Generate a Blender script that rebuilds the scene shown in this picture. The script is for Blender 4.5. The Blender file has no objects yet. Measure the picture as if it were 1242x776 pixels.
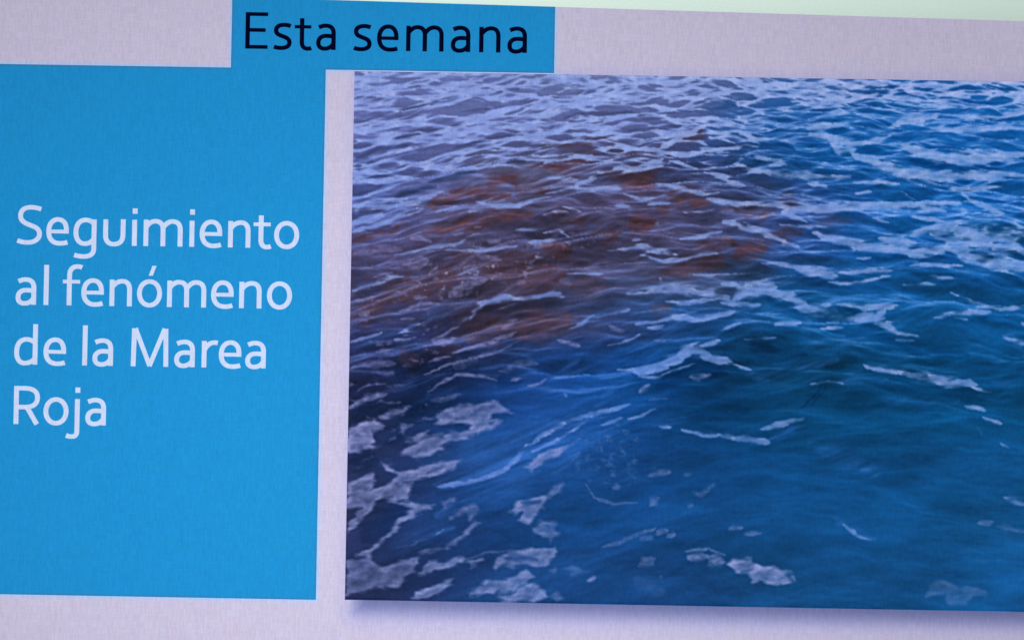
import bpy, math
import numpy as np
from mathutils import Matrix

# ---------------------------------------------------------------- camera, world, lamp, exposure
scene = bpy.context.scene
MM = 0.001
DIST = 1600.0                 # camera to screen, millimetres
CZ = 1.5                      # height of the slide centre above the floor, metres
PITCH, YAW, ROLL = 0.01322027, 0.00562959, 0.01682463

def rot(a, b, c):
    ca, sa, cb, sb, cc, sc = math.cos(a), math.sin(a), math.cos(b), math.sin(b), math.cos(c), math.sin(c)
    Rx = np.array([[1, 0, 0], [0, ca, -sa], [0, sa, ca]]); Ry = np.array([[cb, 0, sb], [0, 1, 0], [-sb, 0, cb]])
    Rz = np.array([[cc, -sc, 0], [sc, cc, 0], [0, 0, 1]])
    return Ry@Rx@Rz
ROT = rot(PITCH, YAW, ROLL)
cam_data = bpy.data.cameras.new('camera'); cam = bpy.data.objects.new('camera', cam_data)
scene.collection.objects.link(cam); scene.camera = cam
AX = np.array([[1, 0, 0], [0, 0, -1], [0, 1, 0]])
m3 = AX@ROT
M = Matrix([list(m3[i])+[0] for i in range(3)]+[[0, 0, 0, 1]])
cam.matrix_world = Matrix.Translation((0, -DIST*MM, CZ))@M
cam_data.sensor_width = 36.0; cam_data.sensor_fit = 'HORIZONTAL'
cam_data.lens = 36.0*DIST/1242.0
cam_data.clip_start = .05; cam_data.clip_end = 100

world = bpy.data.worlds.new('World'); scene.world = world; world.use_nodes = True
wb = world.node_tree.nodes['Background']
wb.inputs['Color'].default_value = (.80, .90, .86, 1); wb.inputs['Strength'].default_value = .45
ld = bpy.data.lights.new('ceiling_lamp', 'AREA'); ld.shape = 'RECTANGLE'; ld.size = 1.2; ld.size_y = .3
ld.energy = 29; ld.color = (.93, 1.0, .95)
lamp = bpy.data.objects.new('ceiling_lamp', ld); scene.collection.objects.link(lamp)
lamp.location = (-.45, -1.25, 2.95); lamp.rotation_euler = (math.radians(38), 0, math.radians(-6))
vs = scene.view_settings
vs.view_transform = 'Standard'; vs.look = 'None'; vs.exposure = 0; vs.gamma = 1; vs.use_curve_mapping = False
scene.cycles.filter_width = 1.5
scene.cycles.max_bounces = 4

def slide_point(px, py):
    """traced raster position -> millimetres on the slide plane (x right, y up from the slide centre)"""
    d = ROT@np.array([px-621.0, 388.0-py, -DIST])
    return d[0]*-DIST/d[2], d[1]*-DIST/d[2]
def to_raster(px, py):
    x, z = slide_point(px, py); return x+635.0, 388.0-z+27.0

# ---------------------------------------------------------------- the sea picture shown on the slide
rng = np.random.RandomState(7)
_perm = rng.permutation(256); _perm = np.concatenate([_perm, _perm])
_gr = np.stack([np.cos(np.arange(256)*2.399), np.sin(np.arange(256)*2.399)], 1)
def perlin(x, y):
    xi = np.floor(x).astype(int); yi = np.floor(y).astype(int)
    fx = x-xi; fy = y-yi; xi &= 255; yi &= 255
    sx = fx*fx*fx*(fx*(fx*6-15)+10); sy = fy*fy*fy*(fy*(fy*6-15)+10)
    def g(a, b, dx, dy):
        v = _gr[_perm[_perm[a & 255]+(b & 255)]]
        return v[..., 0]*dx+v[..., 1]*dy
    n0 = g(xi, yi, fx, fy)*(1-sx)+g(xi+1, yi, fx-1, fy)*sx
    n1 = g(xi, yi+1, fx, fy-1)*(1-sx)+g(xi+1, yi+1, fx-1, fy-1)*sx
    return (n0*(1-sy)+n1*sy)*1.5
def fbm(x, y, n=3, gain=.5):
    a, s, r = 1.0, 0, 0
    for i in range(n):
        s = s+a*perlin(x+17.3*i, y-9.1*i); r += a; a *= gain; x = x*2.03; y = y*2.03
    return s/r
def sstep(a, b, x):
    t = np.clip((x-a)/(b-a), 0, 1); return t*t*(3-2*t)

def ocean(N=1024, L=32.0, wind=(0.06, 1.0), peak=0.55):
    """random sea: height and slopes on a tile, from a directional wave spectrum"""
    k = np.fft.fftfreq(N, L/N)
    kx, kz = np.meshgrid(k, k)
    kk = np.hypot(kx, kz)+1e-9
    w = np.array(wind)/np.hypot(*wind)
    c = (kx*w[0]+kz*w[1])/kk
    P = np.exp(-1.1*(peak/kk)**2)*kk**-4.2*(0.16+0.84*np.abs(c)**1.7)*np.exp(-(kk/5.5)**2)
    P[0, 0] = 0
    r = np.random.RandomState(11)
    F = (r.normal(size=(N, N))+1j*r.normal(size=(N, N)))*np.sqrt(P)
    h = np.fft.ifft2(F).real
    hx = np.fft.ifft2(F*2j*np.pi*kx).real; hz = np.fft.ifft2(F*2j*np.pi*kz).real
    s = np.sqrt((hx**2+hz**2).mean())
    return h/s, hx/s, hz/s
def tile(A, x, z, L=32.0):
    N = A.shape[0]
    x = x*N/L; z = z*N/L
    xi = np.floor(x).astype(int); zi = np.floor(z).astype(int); fx = x-xi; fz = z-zi
    a = A[zi % N, xi % N]; b = A[zi % N, (xi+1) % N]; c = A[(zi+1) % N, xi % N]; d = A[(zi+1) % N, (xi+1) % N]
    return (a*(1-fx)+b*fx)*(1-fz)+(c*(1-fx)+d*fx)*fz

# water seen in the body of the waves: x, y, colour, share of the sky mirrored there
FIELD = [
 (440,100,(98,112,182),.78),(560,110,(98,112,180),.80),(700,100,(100,116,180),.84),(850,105,(90,108,172),.84),(1000,105,(66,114,192),.72),(1150,105,(30,107,192),.66),(1300,110,(30,107,192),.64),
 (440,160,(92,102,172),.72),(560,160,(92,100,170),.76),(700,150,(92,102,168),.80),(830,150,(82,98,166),.74),(930,145,(26,96,175),.54),(1050,150,(16,99,181),.50),(1180,150,(16,103,190),.52),(1300,150,(16,103,190),.55),
 (440,210,(94,108,182),.72),(540,215,(105,116,182),.70),(640,215,(100,99,135),.48),(750,190,(86,88,136),.46),(860,200,(42,70,130),.40),(960,195,(14,94,171),.50),(1080,200,(16,101,184),.52),(1200,200,(16,99,184),.54),(1300,200,(16,99,184),.5),
 (440,250,(94,115,199),.75),(540,250,(94,93,144),.38),(650,250,(84,83,131),.34),(760,240,(77,78,127),.34),(870,240,(67,81,135),.30),(970,250,(44,83,156),.42),(1080,245,(18,99,179),.40),(1200,250,(14,99,184),.46),(1300,250,(14,99,184),.46),
 (440,300,(81,87,154),.34),(540,300,(86,87,139),.30),(650,295,(73,85,144),.30),(760,295,(77,83,133),.24),(870,290,(71,81,135),.24),(970,300,(40,81,154),.34),(1080,300,(16,96,175),.40),(1200,300,(16,99,179),.44),(1300,300,(16,99,179),.4),
 (440,345,(61,73,130),.34),(540,345,(64,62,91),.22),(650,340,(66,62,91),.16),(760,345,(67,81,127),.16),(860,340,(67,74,108),.18),(960,345,(16,84,147),.26),(1080,345,(16,89,154),.26),(1200,345,(14,91,158),.26),(1300,345,(14,91,158),.26),
 (440,395,(54,63,114),.32),(540,395,(51,62,114),.26),(650,395,(44,46,74),.10),(740,395,(44,74,137),.16),(850,390,(25,78,142),.18),(960,395,(14,80,138),.20),(1080,395,(14,84,145),.20),(1200,395,(14,86,149),.16),(1300,400,(14,86,149),.14),
 (440,445,(43,48,91),.26),(510,450,(21,36,73),.05),(600,430,(24,39,76),.10),(690,440,(22,70,142),.14),(790,455,(14,70,137),.14),(880,455,(9,58,100),.05),(980,440,(9,67,111),.08),(1090,430,(9,71,120),.10),(1200,440,(9,75,129),.10),(1300,440,(9,75,129),.1),
 (440,500,(36,43,79),.10),(510,490,(16,36,75),.03),(600,490,(22,66,138),.04),(690,500,(34,92,176),.18),(780,490,(17,76,145),.12),(880,500,(9,60,106),.03),(980,510,(9,69,116),.05),(1100,500,(10,75,126),.03),(1220,500,(10,77,129),.03),(1300,500,(10,77,129),.03),
 (440,560,(40,46,85),.05),(520,550,(31,60,117),.06),(610,555,(38,96,178),.10),(680,560,(30,86,163),.08),(770,560,(18,63,121),.02),(880,570,(13,63,115),.02),(990,580,(15,76,134),.02),(1100,580,(13,72,126),.02),(1220,570,(15,78,134),.02),(1300,570,(15,78,134),.02),
 (440,620,(42,48,85),.03),(520,620,(27,58,117),.04),(600,620,(26,74,140),.03),(700,620,(19,71,134),.02),(800,625,(21,73,136),.02),(900,640,(17,69,122),.01),(1000,650,(17,78,137),.02),(1100,640,(15,76,131),.01),(1220,640,(18,81,137),.01),(1300,640,(18,81,137),.01),
 (440,700,(40,48,90),.02),(530,690,(28,51,99),.02),(620,690,(28,70,131),.02),(720,700,(23,69,128),.01),(830,710,(23,67,125),.01),(940,720,(19,72,124),.01),(1060,710,(19,79,137),.01),(1200,710,(18,79,137),.01),(1300,710,(18,79,137),.01)]

ZA = (420, 480, 3.105); ZB = (420, 380, 4.76); ZC = (420, 230, 4.76); ZD = (660, 230, 4.76); ZE = (660, 80, 4.76)
ZF = (420, 80, 4.76); ZG = (900, 80, 3.63); ZH = (900, 270, 3.63); ZI = (660, 380, 4.76); ZJ = (700, 480, 3.105); ZK = (900, 430, 3.63); Z1 = (0, 0, 1.0)
# tones: G sky glint, H softer blue sheen, F foam, B red-brown bloom, R strong red-brown, N dark trough, P purple-brown trough
# strokes: zone, tone, width (zone units), opacity, points
S = [
 # dark troughs of the far left waves
 (ZF,'P',18,.75,[(240,265),(300,265),(440,230),(480,215)]),(ZF,'P',24,.75,[(480,215),(640,182),(720,170),(800,176)]),(ZF,'P',20,.75,[(840,140),(920,130),(1000,142)]),
 (ZF,'P',26,.7,[(290,410),(400,400),(450,382),(520,370)]),(ZF,'P',14,.5,[(520,370),(640,350),(720,350)]),(ZF,'P',16,.75,[(620,480),(800,430),(960,398),(1030,402)]),(ZF,'P',22,.6,[(40,545),(180,482),(350,460)]),
 (ZF,'P',24,.5,[(40,590),(150,545)]),(ZF,'P',14,.55,[(40,665),(200,632),(330,610)]),(ZF,'P',24,.75,[(470,675),(600,640),(740,605)]),(ZF,'P',28,.7,[(280,755),(400,722),(520,690)]),
 (ZF,'P',18,.8,[(930,565),(980,545),(1045,555)]),(ZF,'P',16,.8,[(1130,382),(1190,358),(1250,350)]),(ZF,'P',9,.6,[(660,262),(780,256),(870,250)]),(ZF,'P',10,.5,[(50,182),(160,182)]),(ZF,'P',10,.6,[(860,335),(960,322),(1030,300)]),
 (ZF,'P',12,.5,[(360,125),(440,118)]),(ZF,'P',14,.5,[(50,330),(190,300),(330,285)]),(ZF,'P',9,.5,[(1000,210),(1240,185)]),(ZF,'P',14,.6,[(1010,520),(1150,490),(1238,440)]),
 (ZE,'P',14,.75,[(110,305),(200,275),(300,278),(520,270)]),(ZE,'P',18,.65,[(0,366),(180,352),(330,322)]),(ZE,'P',9,.6,[(600,268),(740,268),(860,266)]),(ZE,'P',12,.6,[(560,312),(640,302),(760,306)]),
 (ZE,'P',14,.7,[(600,362),(700,350),(870,348)]),(ZE,'P',10,.75,[(480,372),(620,372),(760,366)]),(ZE,'P',8,.55,[(420,170),(540,155)]),(ZE,'P',8,.5,[(140,160),(300,150)]),(ZE,'P',10,.5,[(280,215),(440,212)]),(ZE,'P',8,.5,[(760,108),(880,95)]),
 (ZE,'N',16,.8,[(915,252),(1030,238),(1110,240)]),(ZE,'N',22,.8,[(1035,228),(1072,205),(1112,240)]),(ZE,'N',8,.7,[(1115,215),(1150,245)]),(ZE,'N',36,.55,[(840,545),(950,512),(1100,488),(1190,505)]),
 # blue wave faces on the right
 (ZG,'N',30,.6,[(545,120),(640,100),(780,125)]),(ZG,'N',14,.5,[(740,85),(860,105)]),(ZG,'N',26,.6,[(920,105),(1050,100),(1190,110)]),(ZG,'N',16,.55,[(900,152),(970,160),(1090,168)]),(ZG,'N',24,.6,[(440,185),(520,165),(600,185)]),
 (ZG,'N',12,.6,[(250,195),(420,190)]),(ZG,'N',18,.5,[(680,190),(800,200),(920,210)]),(ZG,'N',24,.5,[(960,240),(1100,250),(1242,235)]),(ZG,'N',22,.5,[(150,235),(250,250),(420,240)]),(ZG,'N',34,.5,[(470,250),(560,270),(650,255)]),
 (ZG,'N',16,.55,[(600,300),(760,298),(900,300)]),(ZG,'N',16,.6,[(420,318),(520,322),(590,318)]),(ZG,'N',34,.6,[(80,365),(150,350),(230,370)]),(ZG,'N',26,.5,[(240,340),(340,345),(420,360)]),(ZG,'N',22,.6,[(790,370),(880,358),(980,368)]),
 (ZG,'N',12,.55,[(980,318),(1150,322)]),(ZG,'N',30,.55,[(500,380),(640,385),(760,420),(880,445),(1240,445)]),(ZG,'N',28,.6,[(190,415),(330,412),(460,425)]),(ZG,'N',22,.45,[(300,470),(480,480),(640,490)]),(ZG,'N',20,.5,[(0,285),(120,290),(250,285)]),
 (ZG,'N',14,.55,[(400,285),(470,275)]),(ZG,'N',40,.5,[(320,545),(480,555),(620,560)]),(ZG,'N',24,.55,[(0,395),(90,415)]),(ZG,'N',40,.35,[(700,560),(850,560)]),(ZG,'N',30,.35,[(1050,600),(1240,610)]),
 (ZH,'N',24,.55,[(500,170),(640,160),(760,165)]),(ZH,'N',26,.6,[(780,165),(880,155),(960,165)]),(ZH,'N',20,.7,[(1005,135),(1060,140),(1110,150)]),(ZH,'N',18,.6,[(720,92),(800,88),(900,92)]),(ZH,'N',34,.45,[(220,235),(330,265),(420,285)]),
 (ZH,'N',40,.4,[(430,300),(600,280),(720,290)]),(ZH,'N',40,.5,[(930,250),(1050,270),(1240,270)]),(ZH,'N',30,.5,[(110,345),(180,360),(230,400)]),(ZH,'N',16,.65,[(420,388),(470,385),(530,392)]),(ZH,'N',46,.5,[(460,500),(560,480),(660,530),(800,560),(1000,580)]),
 (ZH,'N',60,.5,[(40,570),(180,560),(280,590)]),(ZH,'N',40,.4,[(1020,430),(1140,450),(1240,450)]),(ZI,'N',60,.55,[(640,420),(760,380),(900,330),(1050,340)]),(ZI,'N',90,.35,[(740,460),(900,420),(1060,440)]),(ZI,'N',70,.35,[(820,600),(1000,560),(1200,560)]),
 (ZH,'N',40,.35,[(560,700),(760,760),(1000,790)]),(ZK,'N',60,.3,[(420,230),(640,200),(860,260)]),(ZI,'N',30,.4,[(980,200),(1100,230),(1200,280)]),
 # bloom of the red tide
 (ZF,'R',44,.85,[(590,745),(720,732),(800,712),(850,665),(960,640),(1000,690)]),(ZF,'B',40,.6,[(980,690),(1080,710),(1160,705)]),(ZF,'B',26,.75,[(1060,592),(1150,578),(1240,582)]),(ZF,'B',34,.6,[(1150,470),(1240,455)]),
 (ZE,'B',30,.55,[(60,465),(200,455),(320,430)]),(ZE,'B',18,.7,[(250,432),(330,425),(400,440)]),(ZE,'R',46,.75,[(0,600),(100,584),(230,545)]),(ZE,'R',60,.8,[(470,690),(560,674),(650,660)]),(ZE,'B',40,.65,[(380,642),(500,622),(660,600)]),
 (ZE,'B',38,.7,[(815,438),(860,410),(920,375)]),(ZE,'B',54,.65,[(740,745),(880,765)]),(ZE,'B',30,.5,[(330,505),(480,500),(640,510)]),(ZE,'B',50,.4,[(100,500),(300,520)]),
 (ZC,'R',44,.85,[(460,105),(600,52),(720,22),(850,30),(970,35)]),(ZC,'R',54,.8,[(470,255),(640,196),(800,166),(930,155),(1060,140)]),(ZC,'R',24,.7,[(30,292),(150,252),(250,240),(360,195)]),(ZC,'B',74,.8,[(210,640),(350,575),(500,540),(630,460)]),
 (ZC,'B',74,.75,[(70,710),(230,670)]),(ZC,'B',84,.75,[(830,520),(950,420),(1060,380)]),(ZC,'R',60,.85,[(1170,375),(1250,335)]),(ZC,'B',110,.5,[(900,500),(1080,500),(1240,480)]),(ZC,'B',60,.4,[(620,420),(740,350)]),
 (ZD,'R',38,.75,[(780,55),(880,72),(970,82)]),(ZD,'R',74,.8,[(490,195),(560,200),(630,205)]),(ZD,'B',44,.6,[(640,115),(730,130)]),(ZD,'B',36,.75,[(840,325),(1000,312),(1110,310)]),(ZD,'R',66,.75,[(1080,375),(1180,335),(1250,325)]),(ZD,'B',54,.7,[(690,495),(850,432),(1060,405)]),
 (ZD,'R',66,.85,[(20,365),(140,340)]),(ZD,'B',80,.7,[(-10,500),(100,470)]),(ZD,'B',80,.5,[(150,570),(360,560)]),(ZD,'B',34,.6,[(1050,130),(1240,110)]),(ZD,'B',34,.5,[(120,190),(240,170)]),(ZD,'B',60,.4,[(300,260),(420,250)]),(ZD,'B',30,.6,[(40,155),(140,148)]),
 (ZD,'B',44,.45,[(600,680),(740,690)]),(ZG,'B',40,.6,[(0,655),(70,640),(130,665)]),(ZG,'B',40,.55,[(150,600),(260,600)]),(ZG,'B',44,.5,[(120,740),(260,735)]),(ZG,'B',40,.35,[(330,670),(460,690)]),(ZH,'R',70,.65,[(-20,120),(60,115),(110,130)]),(ZH,'B',40,.45,[(140,40),(270,50)]),
 (ZB,'B',110,.55,[(660,140),(820,80),(960,90)]),(ZB,'B',110,.55,[(980,140),(1100,60),(1240,40)]),(ZB,'B',80,.5,[(300,280),(430,260)]),(ZB,'B',60,.5,[(30,50),(150,20)]),(ZB,'B',70,.35,[(460,230),(640,190)]),(ZI,'B',80,.5,[(-10,60),(160,40)]),
 (ZB,'N',100,.45,[(280,340),(420,320),(420,420)]),(ZB,'N',70,.5,[(600,330),(760,300)]),(ZB,'N',60,.5,[(880,390),(1010,395)]),(ZB,'N',60,.5,[(30,600),(200,500)]),(ZA,'N',60,.5,[(20,250),(120,240)]),(ZA,'N',50,.5,[(190,60),(300,60)]),
 (ZA,'N',30,.5,[(150,180),(210,140)]),(ZA,'N',70,.55,[(60,540),(180,440),(230,420)]),(ZA,'N',40,.4,[(20,400),(60,370)]),(ZA,'N',40,.35,[(420,90),(470,120)]),(ZA,'N',50,.3,[(470,560),(620,540)]),
 # glints: left
 (ZC,'G',20,.6,[(30,135),(200,104),(400,72),(560,8)]),(ZC,'G',12,.7,[(30,245),(250,182),(450,112)]),(ZC,'G',24,.5,[(30,180),(220,140)]),(ZC,'G',7,.7,[(520,132),(640,95)]),(ZC,'G',10,.85,[(740,70),(860,98),(1000,82),(1180,40)]),(ZC,'G',6,.8,[(940,82),(1005,108)]),
 (ZC,'G',13,.75,[(990,232),(1150,220)]),(ZC,'G',14,.75,[(1050,308),(1210,290)]),(ZC,'G',11,.75,[(280,382),(450,340),(620,318),(690,280),(770,250)]),(ZC,'G',7,.6,[(560,350),(830,352),(980,325)]),(ZC,'G',16,.75,[(25,585),(150,552),(330,502)]),
 (ZC,'G',20,.65,[(700,755),(790,670),(900,628),(1100,622),(1240,598)]),(ZC,'G',14,.55,[(850,692),(1000,650)]),(ZC,'H',40,.5,[(430,740),(600,690),(740,640)]),(ZC,'G',8,.6,[(1120,160),(1240,130)]),(ZC,'G',6,.6,[(700,130),(790,125)]),(ZC,'H',30,.4,[(360,500),(480,470)]),
 (ZB,'G',7,.7,[(20,165),(110,140),(210,112)]),(ZB,'H',26,.5,[(20,210),(250,130),(420,60)]),(ZB,'G',14,.5,[(300,110),(420,60),(520,10)]),(ZB,'G',9,.5,[(280,155),(400,140)]),(ZB,'G',10,.45,[(20,110),(90,90)]),(ZB,'H',30,.45,[(20,240),(110,220)]),(ZB,'G',14,.5,[(640,60),(740,10)]),
 # glints: middle
 (ZE,'G',13,.85,[(560,485),(660,480),(760,442),(860,382),(935,340)]),(ZE,'G',11,.8,[(0,562),(200,526),(270,520)]),(ZE,'G',11,.75,[(260,482),(420,474),(600,482)]),(ZE,'G',13,.8,[(640,490),(760,512),(860,502),(1000,492),(1160,458),(1240,466)]),
 (ZE,'G',18,.75,[(180,700),(300,632),(430,592),(560,592),(690,575)]),(ZE,'G',13,.7,[(540,585),(690,538)]),(ZE,'G',9,.75,[(0,735),(150,712),(450,716)]),(ZE,'G',9,.8,[(450,742),(570,772)]),(ZE,'G',13,.75,[(690,685),(800,708),(920,745)]),
 (ZE,'G',13,.8,[(920,615),(1040,650),(1160,695)]),(ZE,'G',9,.7,[(1000,418),(1100,450)]),(ZE,'G',9,.7,[(880,428),(950,466)]),(ZE,'G',11,.7,[(1100,568),(1210,602)]),(ZE,'G',13,.75,[(1120,388),(1240,432)]),(ZE,'G',6,.6,[(20,650),(200,656)]),(ZE,'G',8,.7,[(720,545),(800,570),(880,590)]),
 (ZD,'G',9,.85,[(465,30),(560,56),(645,45)]),(ZD,'G',7,.85,[(600,88),(730,74)]),(ZD,'G',8,.9,[(415,95),(495,95)]),(ZD,'G',10,.8,[(800,2),(930,26),(1020,20)]),(ZD,'G',18,.75,[(940,55),(1100,80),(1240,76)]),(ZD,'G',8,.8,[(800,132),(930,130),(995,112)]),
 (ZD,'G',10,.9,[(780,290),(900,272),(960,250),(1025,238)]),(ZD,'G',16,.8,[(1030,178),(1120,208),(1240,246)]),(ZD,'G',7,.8,[(505,295),(585,295)]),(ZD,'G',20,.8,[(480,335),(560,328),(650,350),(770,375)]),(ZD,'G',9,.85,[(360,350),(450,350),(520,335)]),
 (ZD,'G',13,.85,[(550,375),(690,412),(850,398)]),(ZD,'G',7,.7,[(840,390),(1020,370)]),(ZD,'G',30,.65,[(560,605),(680,580),(800,578),(960,596),(1090,640)]),(ZD,'G',12,.85,[(465,605),(600,592),(720,590)]),(ZD,'G',18,.7,[(690,642),(850,655),(1010,620)]),
 (ZD,'G',7,.7,[(860,490),(950,495),(1240,480)]),(ZD,'G',13,.7,[(1020,540),(1135,552)]),(ZD,'G',50,.6,[(1100,640),(1240,530)]),(ZD,'G',20,.7,[(1020,650),(1240,665)]),(ZD,'G',6,.7,[(120,485),(340,490)]),(ZD,'G',10,.8,[(260,490),(325,490)]),(ZD,'G',18,.75,[(-10,612),(60,600),(115,612)]),
 (ZD,'G',10,.8,[(-10,160),(60,125),(140,132)]),(ZD,'G',7,.8,[(100,98),(215,126)]),(ZD,'G',11,.85,[(-20,255),(90,238),(150,275)]),(ZD,'G',10,.7,[(-10,295),(90,280)]),(ZD,'G',14,.75,[(540,772),(700,746),(820,735),(900,752),(1110,700)]),(ZD,'H',16,.6,[(210,780),(300,722),(410,680)]),
 (ZD,'G',7,.6,[(440,708),(500,688)]),(ZD,'G',12,.5,[(120,10),(300,10)]),(ZD,'G',10,.7,[(330,5),(450,2)]),(ZD,'H',14,.4,[(700,210),(860,210)]),(ZD,'H',14,.4,[(250,210),(400,215)]),
 (ZI,'G',8,.85,[(360,190),(500,155),(555,122)]),(ZI,'G',12,.8,[(525,65),(740,32),(800,28)]),(ZI,'G',12,.8,[(800,28),(870,46),(1000,22),(1110,-5)]),(ZI,'G',8,.7,[(600,82),(700,70)]),(ZI,'G',10,.7,[(1165,158),(1240,138)]),(ZI,'G',7,.6,[(140,95),(220,60),(285,5)]),(ZI,'G',7,.5,[(1010,100),(1140,50)]),
 (ZI,'G',30,.85,[(520,345),(600,335),(700,300),(790,260),(870,220)]),(ZI,'G',12,.85,[(420,328),(540,325),(680,282),(780,232)]),(ZI,'G',34,.8,[(770,245),(830,210),(920,225),(960,250)]),(ZI,'G',14,.85,[(870,200),(940,180),(1010,155)]),(ZI,'G',30,.85,[(900,250),(980,265),(1090,285)]),(ZI,'G',12,.85,[(1060,280),(1120,300),(1195,328)]),
 (ZI,'N',16,.7,[(820,265),(890,245)]),(ZI,'G',8,.8,[(560,368),(660,365),(760,325),(880,290)]),(ZI,'H',40,.5,[(300,540),(420,400),(500,350)]),(ZI,'H',30,.5,[(40,390),(180,340),(330,320)]),(ZI,'H',20,.4,[(100,340),(200,260)]),(ZI,'G',8,.35,[(60,375),(210,345)]),
 (ZI,'G',22,.78,[(-10,720),(90,640),(260,580),(400,550)]),(ZI,'G',8,.8,[(120,625),(280,565)]),(ZI,'G',11,.8,[(330,565),(420,550),(495,520)]),(ZI,'G',8,.75,[(320,645),(460,605)]),(ZI,'G',9,.85,[(480,612),(580,580),(650,552)]),(ZI,'H',44,.6,[(-20,760),(160,680),(330,600)]),(ZI,'G',6,.7,[(665,656),(735,655)]),
 # glints: right
 (ZG,'G',22,.8,[(480,385),(600,425),(700,468),(830,488),(1000,480),(1242,482)]),(ZG,'G',26,.75,[(700,345),(780,385),(860,405),(1000,415),(1242,395)]),(ZG,'G',14,.75,[(640,275),(740,240),(860,225)]),(ZG,'G',14,.7,[(280,272),(440,262)]),(ZG,'G',11,.8,[(290,298),(420,325),(480,345),(560,340),(650,310)]),
 (ZG,'G',16,.7,[(0,455),(200,482),(470,490)]),(ZG,'G',8,.85,[(285,520),(380,532)]),(ZG,'G',7,.9,[(485,512),(600,515),(695,522)]),(ZG,'G',8,.8,[(500,560),(570,550)]),(ZG,'G',14,.8,[(-10,602),(180,618),(330,635),(480,622),(640,612),(860,606),(960,606)]),(ZG,'G',10,.75,[(170,640),(290,690)]),
 (ZG,'G',8,.75,[(570,672),(650,690)]),(ZG,'G',9,.7,[(900,545),(1020,545),(1140,530)]),(ZG,'G',9,.7,[(960,560),(1030,600),(1150,655)]),(ZG,'G',20,.6,[(740,745),(840,715),(1000,720),(1242,710)]),(ZG,'G',8,.7,[(740,662),(900,685)]),(ZG,'G',8,.7,[(170,700),(380,710)]),(ZG,'G',14,.75,[(0,690),(150,760),(260,800)]),
 (ZG,'G',12,.6,[(660,600),(760,620),(900,640)]),(ZG,'G',7,.7,[(700,550),(760,590)]),(ZG,'G',9,.6,[(820,275),(960,280),(1242,275)]),(ZG,'G',9,.6,[(980,225),(1140,230),(1242,205)]),(ZG,'G',9,.6,[(420,165),(520,140),(600,120)]),(ZG,'G',8,.6,[(700,100),(780,130)]),(ZG,'G',14,.6,[(380,330),(430,380),(500,370)]),(ZG,'G',16,.55,[(60,400),(200,440)]),(ZG,'G',8,.6,[(0,300),(80,350)]),
 (ZH,'G',18,.8,[(300,42),(430,78),(560,110),(700,130)]),(ZH,'G',22,.75,[(600,100),(760,135),(860,122),(960,115)]),(ZH,'G',50,.65,[(820,40),(960,50),(1100,60),(1260,60)]),(ZH,'G',40,.7,[(920,110),(1040,150),(1140,180),(1250,200)]),(ZH,'G',34,.6,[(1100,110),(1250,130)]),(ZH,'G',14,.75,[(600,75),(760,90)]),
 (ZH,'G',9,.85,[(85,175),(220,188),(300,205)]),(ZH,'G',20,.8,[(230,200),(340,222),(420,240)]),(ZH,'G',9,.85,[(380,262),(480,265),(560,250),(650,235)]),(ZH,'G',9,.8,[(420,225),(500,215),(660,210)]),(ZH,'G',8,.75,[(500,165),(570,152)]),
 (ZH,'G',36,.75,[(-20,330),(80,285),(150,290)]),(ZH,'G',20,.8,[(110,310),(220,330),(300,370)]),(ZH,'G',34,.75,[(240,370),(360,395),(520,415),(620,420)]),(ZH,'G',14,.8,[(420,360),(530,372),(680,368)]),(ZH,'G',22,.8,[(620,380),(590,430),(680,480)]),(ZH,'G',11,.85,[(600,450),(690,485),(780,500)]),(ZH,'G',10,.8,[(140,450),(260,438)]),(ZH,'G',9,.7,[(340,465),(440,462)]),(ZH,'G',8,.7,[(680,515),(760,520)]),
 (ZH,'G',8,.9,[(740,188),(860,184),(970,192)]),(ZH,'G',14,.75,[(710,275),(790,268),(850,268)]),(ZH,'G',11,.75,[(815,235),(930,242)]),(ZH,'G',8,.75,[(915,308),(1000,342),(1080,362)]),(ZH,'G',11,.8,[(1040,370),(1140,378),(1250,368)]),(ZH,'G',13,.75,[(840,420),(920,402),(1090,396)]),(ZH,'G',7,.7,[(930,420),(1000,425)]),
 (ZH,'G',10,.8,[(5,515),(145,506)]),(ZH,'H',12,.5,[(640,445),(700,435)]),(ZH,'G',13,.8,[(540,632),(640,650),(740,662)]),(ZH,'G',26,.75,[(700,662),(860,695),(1030,712)]),(ZH,'G',8,.75,[(960,715),(1050,735),(1110,752)]),(ZH,'G',28,.5,[(1150,500),(1250,535)]),(ZH,'G',9,.7,[(1225,440),(1250,445)]),(ZH,'H',24,.5,[(-10,640),(120,695)]),(ZH,'H',30,.35,[(260,640),(430,560),(480,520)]),(ZH,'G',9,.6,[(305,712),(380,700),(440,708)]),(ZH,'H',22,.4,[(420,700),(640,690)]),(ZH,'H',20,.3,[(1100,700),(1240,720)]),
 (ZJ,'G',9,.7,[(390,125),(470,148),(550,148)]),(ZJ,'G',18,.6,[(540,152),(640,160),(730,178)]),(ZJ,'G',12,.75,[(690,128),(770,105),(855,82)]),(ZJ,'H',20,.5,[(720,170),(850,110)]),(ZJ,'H',40,.35,[(870,170),(1000,235),(1150,300)]),(ZJ,'H',14,.5,[(1040,270),(1140,300)]),(ZJ,'H',20,.5,[(960,455),(1040,510),(1120,545)]),(ZJ,'G',9,.6,[(1000,480),(1050,520),(1105,545)]),
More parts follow.
